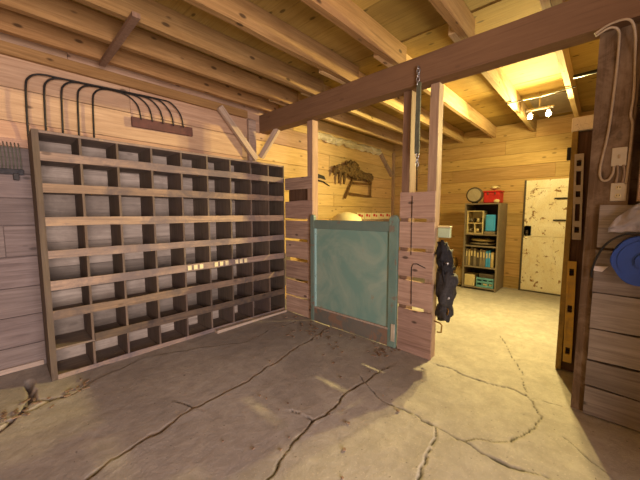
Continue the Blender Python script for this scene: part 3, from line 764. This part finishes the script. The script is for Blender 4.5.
# shelf one
ob = thing('cream_organizer', 'cream open-front organizer full of small parts on the upper shelf', 'organizer', (5.95, 1.66, 1.01))
b = B()
b.box(5.83, 6.1, 1.53, 1.545, 1.008, 1.42, .002); b.box(5.83, 6.1, 1.785, 1.80, 1.008, 1.42, .002)
for z in (1.008, 1.19, 1.405): b.box(5.83, 6.1, 1.545, 1.785, z, z+.016, .002)
b.box(6.09, 6.1, 1.545, 1.785, 1.02, 1.41, 0); b.box(5.83, 6.1, 1.659, 1.671, 1.026, 1.19, .001)
mk('frame', b, 'cream', ob)
rr = random.Random(4)
for z in (1.026, 1.208):
    for k in range(4):
        b = B(); b.blob((5.90, 1.575+.055*k, z+.045), (.035, .024, .038), .35, 5, 2, k+z); mk('small_part', b, ['dgrey', 'cream', 'iron', 'grey'][k], ob)
item('cyan_box', 'bright cyan plastic box standing on the upper shelf', 'box', 'cyan', 5.83, 6.0, 1.345, 1.50, 1.06, 1.35, .015, rot=.08)
item('white_tub', 'low pale tub under the cyan box on the upper shelf', 'tub', 'grey', 5.82, 6.02, 1.335, 1.51, 1.008, 1.058, .008)
# shelf two
for k, (w, lab) in enumerate(((.22, 'folded grey cloth on the second shelf, lower of two'), (.19, 'folded light grey cloth on the second shelf, upper of two'))):
    b = B(); b.blob((5.98, 1.56, .830+.062*k), (.14, w, .027), .12, 6, 3, k); tag(mk('folded_cloth', b, ['grey', 'sack'][k], base=(5.98, 1.56, .80+.055*k)), lab, 'cloth', 'folded cloths on the second shelf')
# shelf three: binders
bc_ = [('grey', .045, .31), ('sack', .04, .30), ('dgrey', .045, .33), ('grey', .05, .32), ('dgrey', .05, .29), ('grey', .045, .31), ('grey', .05, .30), ('cyan', .04, .29), ('cyan', .035, .30), ('sack', .05, .27)]
names = ['grey binder at the far left of the binder row', 'cream binder second from the left', 'dark grey binder third from the left', 'grey binder fourth from the left', 'dark binder in the middle of the row',
         'light grey binder just right of the middle', 'light grey binder beside the cyan ones', 'cyan binder, left of the cyan pair', 'cyan binder, right of the cyan pair', 'cream binder at the right end of the row']
y = by1-.03
for (mt_, w, h), nm in zip(bc_, names):
    t = thing('binder', nm+' on the third shelf', 'binder', (5.95, y-w/2, .424), 'binders on the third shelf')
    b = B(); b.box(5.84, 6.10, y-w+.002, y-.002, .424, .424+h, .004); mk('cover', b, mt_, t)
    b = B(); b.box(5.8375, 5.8399, y-w*.75, y-w*.25, .424+h*.55, .424+h*.85, 0); mk('spine_label', b, 'cream', t)
    y -= w+.002
# shelf four
cb = item('cream_carton', 'cream carton on the lowest shelf at the left', 'carton', 'cream', 5.83, 6.08, 1.63, 1.80, .053, .26, .006)
tb = thing('teal_crate', 'teal plastic crate on the lowest shelf', 'crate', (5.95, 1.46, .053))
b = B()
for z in (.053, .13, .19): b.box(5.83, 6.08, 1.315, 1.60, z, z+.035, .004)
for yy in (1.315, 1.40, 1.49, 1.58): b.box(5.832, 6.078, yy, yy+.02, .06, .22, .002)
mk('crate_body', b, 'teal_box', tb)
b = B(); b.box(5.85, 6.06, 1.34, 1.395, .09, .125, .002); b.box(5.828, 5.8295, 1.42, 1.48, .10, .125, 0); mk('contents', b, 'cream', tb)
item('dark_case', 'flat dark case lying on the teal crate', 'case', 'dgrey', 5.83, 6.05, 1.32, 1.56, .227, .30, .008)
# leaning sacks left of the bookcase
for k, (yy, h, lean, lab) in enumerate(((1.925, .36, .02, 'pale paper sack standing on the floor against the bookcase'), (2.105, .50, .02, 'taller pale sack leaning behind, left of the bookcase'))):
    b = B(); r = bmesh.ops.create_icosphere(b.bm, subdivisions=4, radius=1)
    for v in r['verts']:
        d = v.co.copy(); p = [math.copysign(abs(c)**.5, c) for c in d]; s_ = max(abs(c) for c in p) or 1
        v.co = Vector((5.98+.1*k+p[0]*.10+lean*p[2], yy+p[1]*.075, .008+h/2+p[2]*h/2*1.0)) + Vector((0, 0, 0))+d*.012*noise.noise(d*5+Vector((k, 0, 0)))
    for f in b.bm.faces: f.smooth = True
    tag(mk('paper_sack', b, 'sack', base=(5.98, yy, .01)), lab, 'sack')

# ------------------------------------------------------------------ back room, seen over and beside the gate
ff = thing('fleece_rack', 'brown wooden rack draped with a shaggy grey-brown fleece on the back-room wall', 'rack', (4.9, WY-.05, 1.66))
def bar(p, q, r):
    b = B(); b.tube([p, tuple((Vector(p)+Vector(q))/2), q], r, 8); return b
yF = 3.60
mk('rail', bar((4.85, yF, 2.16), (4.53, yF, 1.66), .02), 'framewood', ff)
mk('rail', bar((5.40, yF, 2.18), (5.385, yF, 1.71), .02), 'framewood', ff)
mk('rail', bar((4.60, yF-.01, 1.765), (5.40, yF-.01, 1.725), .017), 'framewood', ff)
mk('rail', bar((4.76, yF-.01, 1.97), (5.40, yF-.01, 1.985), .017), 'framewood', ff)
b = B()
for (x, z, rx, rz, s) in ((4.36, 2.19, .18, .07, 1), (4.70, 2.22, .22, .15, 2), (4.86, 2.14, .2, .10, 7), (5.14, 2.12, .24, .075, 3), (5.30, 2.10, .10, .09, 4)):
    b.blob((x, yF-.035, z), (rx, .05, rz), .3, 7, 4, s)
for (x, z1, r0) in ((4.20, 2.06, .03), (4.34, 1.93, .034), (4.49, 1.92, .034), (5.02, 2.03, .03), (5.24, 2.03, .03)):
    b.tube([(x, yF-.03, 2.18), (x-.02, yF-.035, (2.18+z1)/2), (x-.03, yF-.03, z1)], [r0*1.3, r0, r0*.5], 8)
mk('fleece', b, 'fleece', ff)
kn = thing('sickle', 'small dark hand sickle lying flat on the back-room wall', 'tool', (3.95, WY-.03, 1.92))
b = B(); b.prism([(3.74, 2.02), (3.80, 2.06), (3.98, 2.03), (4.02, 1.97), (3.92, 1.99), (3.80, 1.98)], 'y', 3.632, 3.646, .001); mk('blade', b, 'iron', kn)
b = B(); b.tube([(3.78, 3.634, 1.95), (3.95, 3.634, 1.93), (4.12, 3.636, 1.87)], [.014, .012, .009], 8); mk('handle', b, 'iron', kn)
# covered drum
dm = thing('covered_drum', 'rounded drum under a cream tarpaulin standing behind the teal gate', 'drum', (3.95, 3.10, .007))
b = B(); b.lathe([(.24, 0), (.25, .02), (.25, 1.12), (.24, 1.14), (0, 1.14)], (3.95, 3.10, .007), 'z', 28); mk('drum_body', b, 'grey', dm)
b = B(); b.lathe([(.285, .55), (.275, .8), (.272, 1.10), (.265, 1.20), (.23, 1.30), (.15, 1.36), (.05, 1.385), (0, 1.388)], (3.95, 3.10, .007), 'z', 40)
for v in b.bm.verts:
    a = math.atan2(v.co.y-3.10, v.co.x-3.95); k = max(0, 1.3-v.co.z)
    rr_ = 1+.05*math.sin(9*a)*min(1, k*1.5); v.co.x = 3.95+(v.co.x-3.95)*rr_; v.co.y = 3.10+(v.co.y-3.10)*rr_
mk('tarpaulin', b, 'tarp', dm)
# wall shelf with carton strip
sh = thing('wall_shelf', 'narrow wooden shelf on brackets along the back-room wall', 'shelf', (5.4, WY-.12, 1.2))
b = B(); b.box(4.6, 6.2, 3.42, 3.645, 1.22, 1.245, .003); mk('shelf_board', b, 'stud', sh)
for x in (4.8, 5.4, 6.0):
    b = B(); b.prism([(3.45, 1.218), (3.645, 1.218), (3.645, 1.0), (3.62, 1.0)], 'x', x, x+.03); mk('bracket', b, 'stud', sh)
for k in range(5):
    t = thing('printed_packet', ['white packet with red print at the left end of the back-room shelf', 'white packet with red print, second from the left on the back-room shelf', 'white packet with red print in the middle of the back-room shelf',
          'white packet with red print, second from the right on the back-room shelf', 'white packet with red print at the right end of the back-room shelf'][k], 'packet', (4.85+.25*k, 3.52, 1.246), 'printed packets on the back-room shelf')
    x = 4.74+.26*k
    b = B(); b.box(x, x+.25, 3.47, 3.60, 1.247, 1.385-.006*(k % 2), .006); mk('carton', b, 'tarp', t)
    b = B(); b.box(x+.05, x+.12, 3.466, 3.4695, 1.31, 1.36, 0); b.box(x+.15, x+.19, 3.466, 3.4695, 1.30, 1.345, 0); mk('red_print', b, 'red', t)
# crumpled insulation at the wall top
def fi(u, v):
    x = 3.7+2.0*u; z = 2.62+.13*v+.03*noise.noise(Vector((u*9, v*2, 0)))
    y = 3.60-.06*abs(math.sin(v*PI))-.045*noise.noise(Vector((u*22, v*4, 2)))
    return (x, y, z-.05*noise.noise(Vector((u*14, 3, 0)))*(1-v))
tag(sheet('insulation_strip', fi, 110, 10, 'poly', (4.7, 3.6, 2.6), .004), 'crumpled pale insulation stuffed along the top of the back-room wall', 'insulation')

# ------------------------------------------------------------------ lamp fixture, sheet, wires
lf = thing('ceiling_lamp', 'bare twin-bulb lamp on a batten under the back-room ceiling', 'lamp', (5.02, .75, 2.72))
b = B(); b.box(4.985, 5.035, .55, .85, 2.752, 2.775, .003); mk('batten', b, 'white', lf)
b = B(); b.tube([(5.01, .70, 2.775), (5.01, .70, ZC-.005)], .012, 8); mk('stem', b, 'white', lf)
for y in (.60, .80):
    b = B(); b.lathe([(0, 0), (.018, 0), (.018, -.03), (0, -.03)], (5.01, y, 2.751), 'z', 16); mk('bulb_socket', b, 'white', lf)
    b = B(); b.lathe([(.012, 0), (.018, -.012), (.029, -.035), (.03, -.05), (.022, -.068), (.0, -.077)], (5.01, y, 2.72), 'z', 20); mk('bulb', b, 'bulb', lf, label='lit glass bulb')
b = B(); b.box(5.15, 6.20, .40, .855, ZC-.012, ZC-.004, .001)
tag(mk('metal_sheet', b, 'foil', base=(5.6, .63, ZC-.01)), 'dull metal sheet nailed to the ceiling between joists by the lamp', 'sheet')
b = B(); b.tube(smooth([(4.49, .98, 2.757), (4.46, .8, 2.75), (4.44, .6, 2.745), (4.41, .38, 2.757), (4.40, .30, 2.757)]), .006, 6)
tag(mk('lamp_wire', b, 'black', base=(4.44, .6, 2.75)), 'thin dark wire slung beneath the joists in front of the lamp', 'wire')
b = B(); b.tube([(4.05, .30, 2.745), (4.03, 0, 2.745), (4.01, -.45, 2.745)], .018, 10)
tag(mk('conduit_pipe', b, 'black', base=(4.03, 0, 2.745)), 'dark pipe under the joists running behind the thick post', 'pipe')
fb = thing('ceiling_lamp', 'bare bulb hanging on a short cord from the front-room ceiling', 'lamp', (.7, .9, 2.6))
b = B(); b.lathe([(0, 0), (.05, 0), (.05, -.03), (.022, -.04), (.02, -.075), (0, -.075)], (.7, .9, 2.79), 'z', 20); mk('bulb_socket', b, 'white', fb)
b = B(); b.tube([(.7, .9, 2.785), (.7, .9, ZC-.002)], .005, 6); mk('cord', b, 'black', fb)
b = B(); b.lathe([(.012, 0), (.018, -.012), (.029, -.035), (.03, -.05), (.022, -.068), (.0, -.077)], (.7, .9, 2.715), 'z', 20); mk('bulb', b, 'bulb', fb)

# wood chips and straw on the floor by the gate
b = B(); rr = random.Random(9)
def chips(cx_, cy_, sx, sy, n, L=.03):
    for _ in range(n):
        x, y = rr.gauss(cx_, sx), rr.gauss(cy_, sy); l = rr.uniform(.3, 1)*L; w = rr.uniform(.003, .009)
        m_ = Matrix.Translation((x, y, .009)) @ Matrix.Rotation(rr.uniform(0, PI), 4, 'Z') @ Matrix.Rotation(rr.uniform(-.1, .1), 4, 'Y')
        b.box(-l, l, -w, w, -.003, .004, 0, mat=m_)
chips(2.45, 2.45, .13, .2, 34); chips(2.5, 1.5, .09, .07, 26, .022); chips(2.35, 2.0, .2, .3, 14, .016); chips(.15, 2.9, .15, .07, 26, .03); chips(1.3, 1.5, .5, .4, 20, .01)
o = mk('wood_debris', b, 'debris'); tag(o, 'scattered wood chips and straw on the cracked floor', 'debris'); o['kind'] = 'stuff'

# ------------------------------------------------------------------ light
def light(name, kind, loc, energy, col, **kw):
    l = bpy.data.lights.new(name, kind); l.energy = energy; l.color = col
    for k, v in kw.items(): setattr(l, k, v)
    o = bpy.data.objects.new(name, l); COL.objects.link(o); o.location = loc; return o
WARM = (1, .79, .30)
for y in (.60, .80):      # flood bulbs turned towards the front room
    o = light('lamp_light', 'SPOT', (5.01, y, 2.61), 470, WARM, shadow_soft_size=.035, spot_size=PI*.99, spot_blend=1.0)
    o.rotation_euler = Vector((-4, .3, -2.7)).to_track_quat('-Z', 'Y').to_euler()
o = light('lamp_light', 'SPOT', (5.01, .70, 2.61), 66, WARM, shadow_soft_size=.05, spot_size=PI*.98, spot_blend=.35)
o.rotation_euler = Vector((.2, .75, -.8)).to_track_quat('-Z', 'Y').to_euler()
light('lamp_glow', 'POINT', (5.01, .70, 2.58), 8, WARM, shadow_soft_size=.05)
light('bulb_light', 'POINT', (.7, .9, 2.60), 13, (1, .58, .22), shadow_soft_size=.04)
a = light('added_doorway_fill', 'AREA', (-.2, YR-.1, 1.15), 390, (1.0, .84, .82), shape='RECTANGLE', size=2.5, size_y=2.2)  # fill light added at the unseen doorway, outside the view
a.rotation_euler = (PI/2, 0, 0)
w = bpy.data.worlds.new('world'); C.world = w; w.use_nodes = True
bgd = w.node_tree.nodes['Background']; bgd.inputs[0].default_value = (.9, .92, 1, 1); bgd.inputs[1].default_value = .5

# ------------------------------------------------------------------ camera
cam = bpy.data.cameras.new('camera'); co = bpy.data.objects.new('camera', cam); COL.objects.link(co)
cam.sensor_width = 36; cam.lens = 300/640*36; cam.clip_start = .02
p = math.atan(27/300); yaw = math.radians(43.2)
Fw = Vector((math.cos(yaw)*math.cos(p), math.sin(yaw)*math.cos(p), -math.sin(p)))
co.location = (0, 0, 1.38); co.rotation_euler = Fw.to_track_quat('-Z', 'Y').to_euler()
C.camera = co
C.view_settings.view_transform = 'Standard'; C.view_settings.look = 'None'
C.view_settings.exposure = 0.0; C.view_settings.gamma = 1; C.view_settings.use_curve_mapping = False
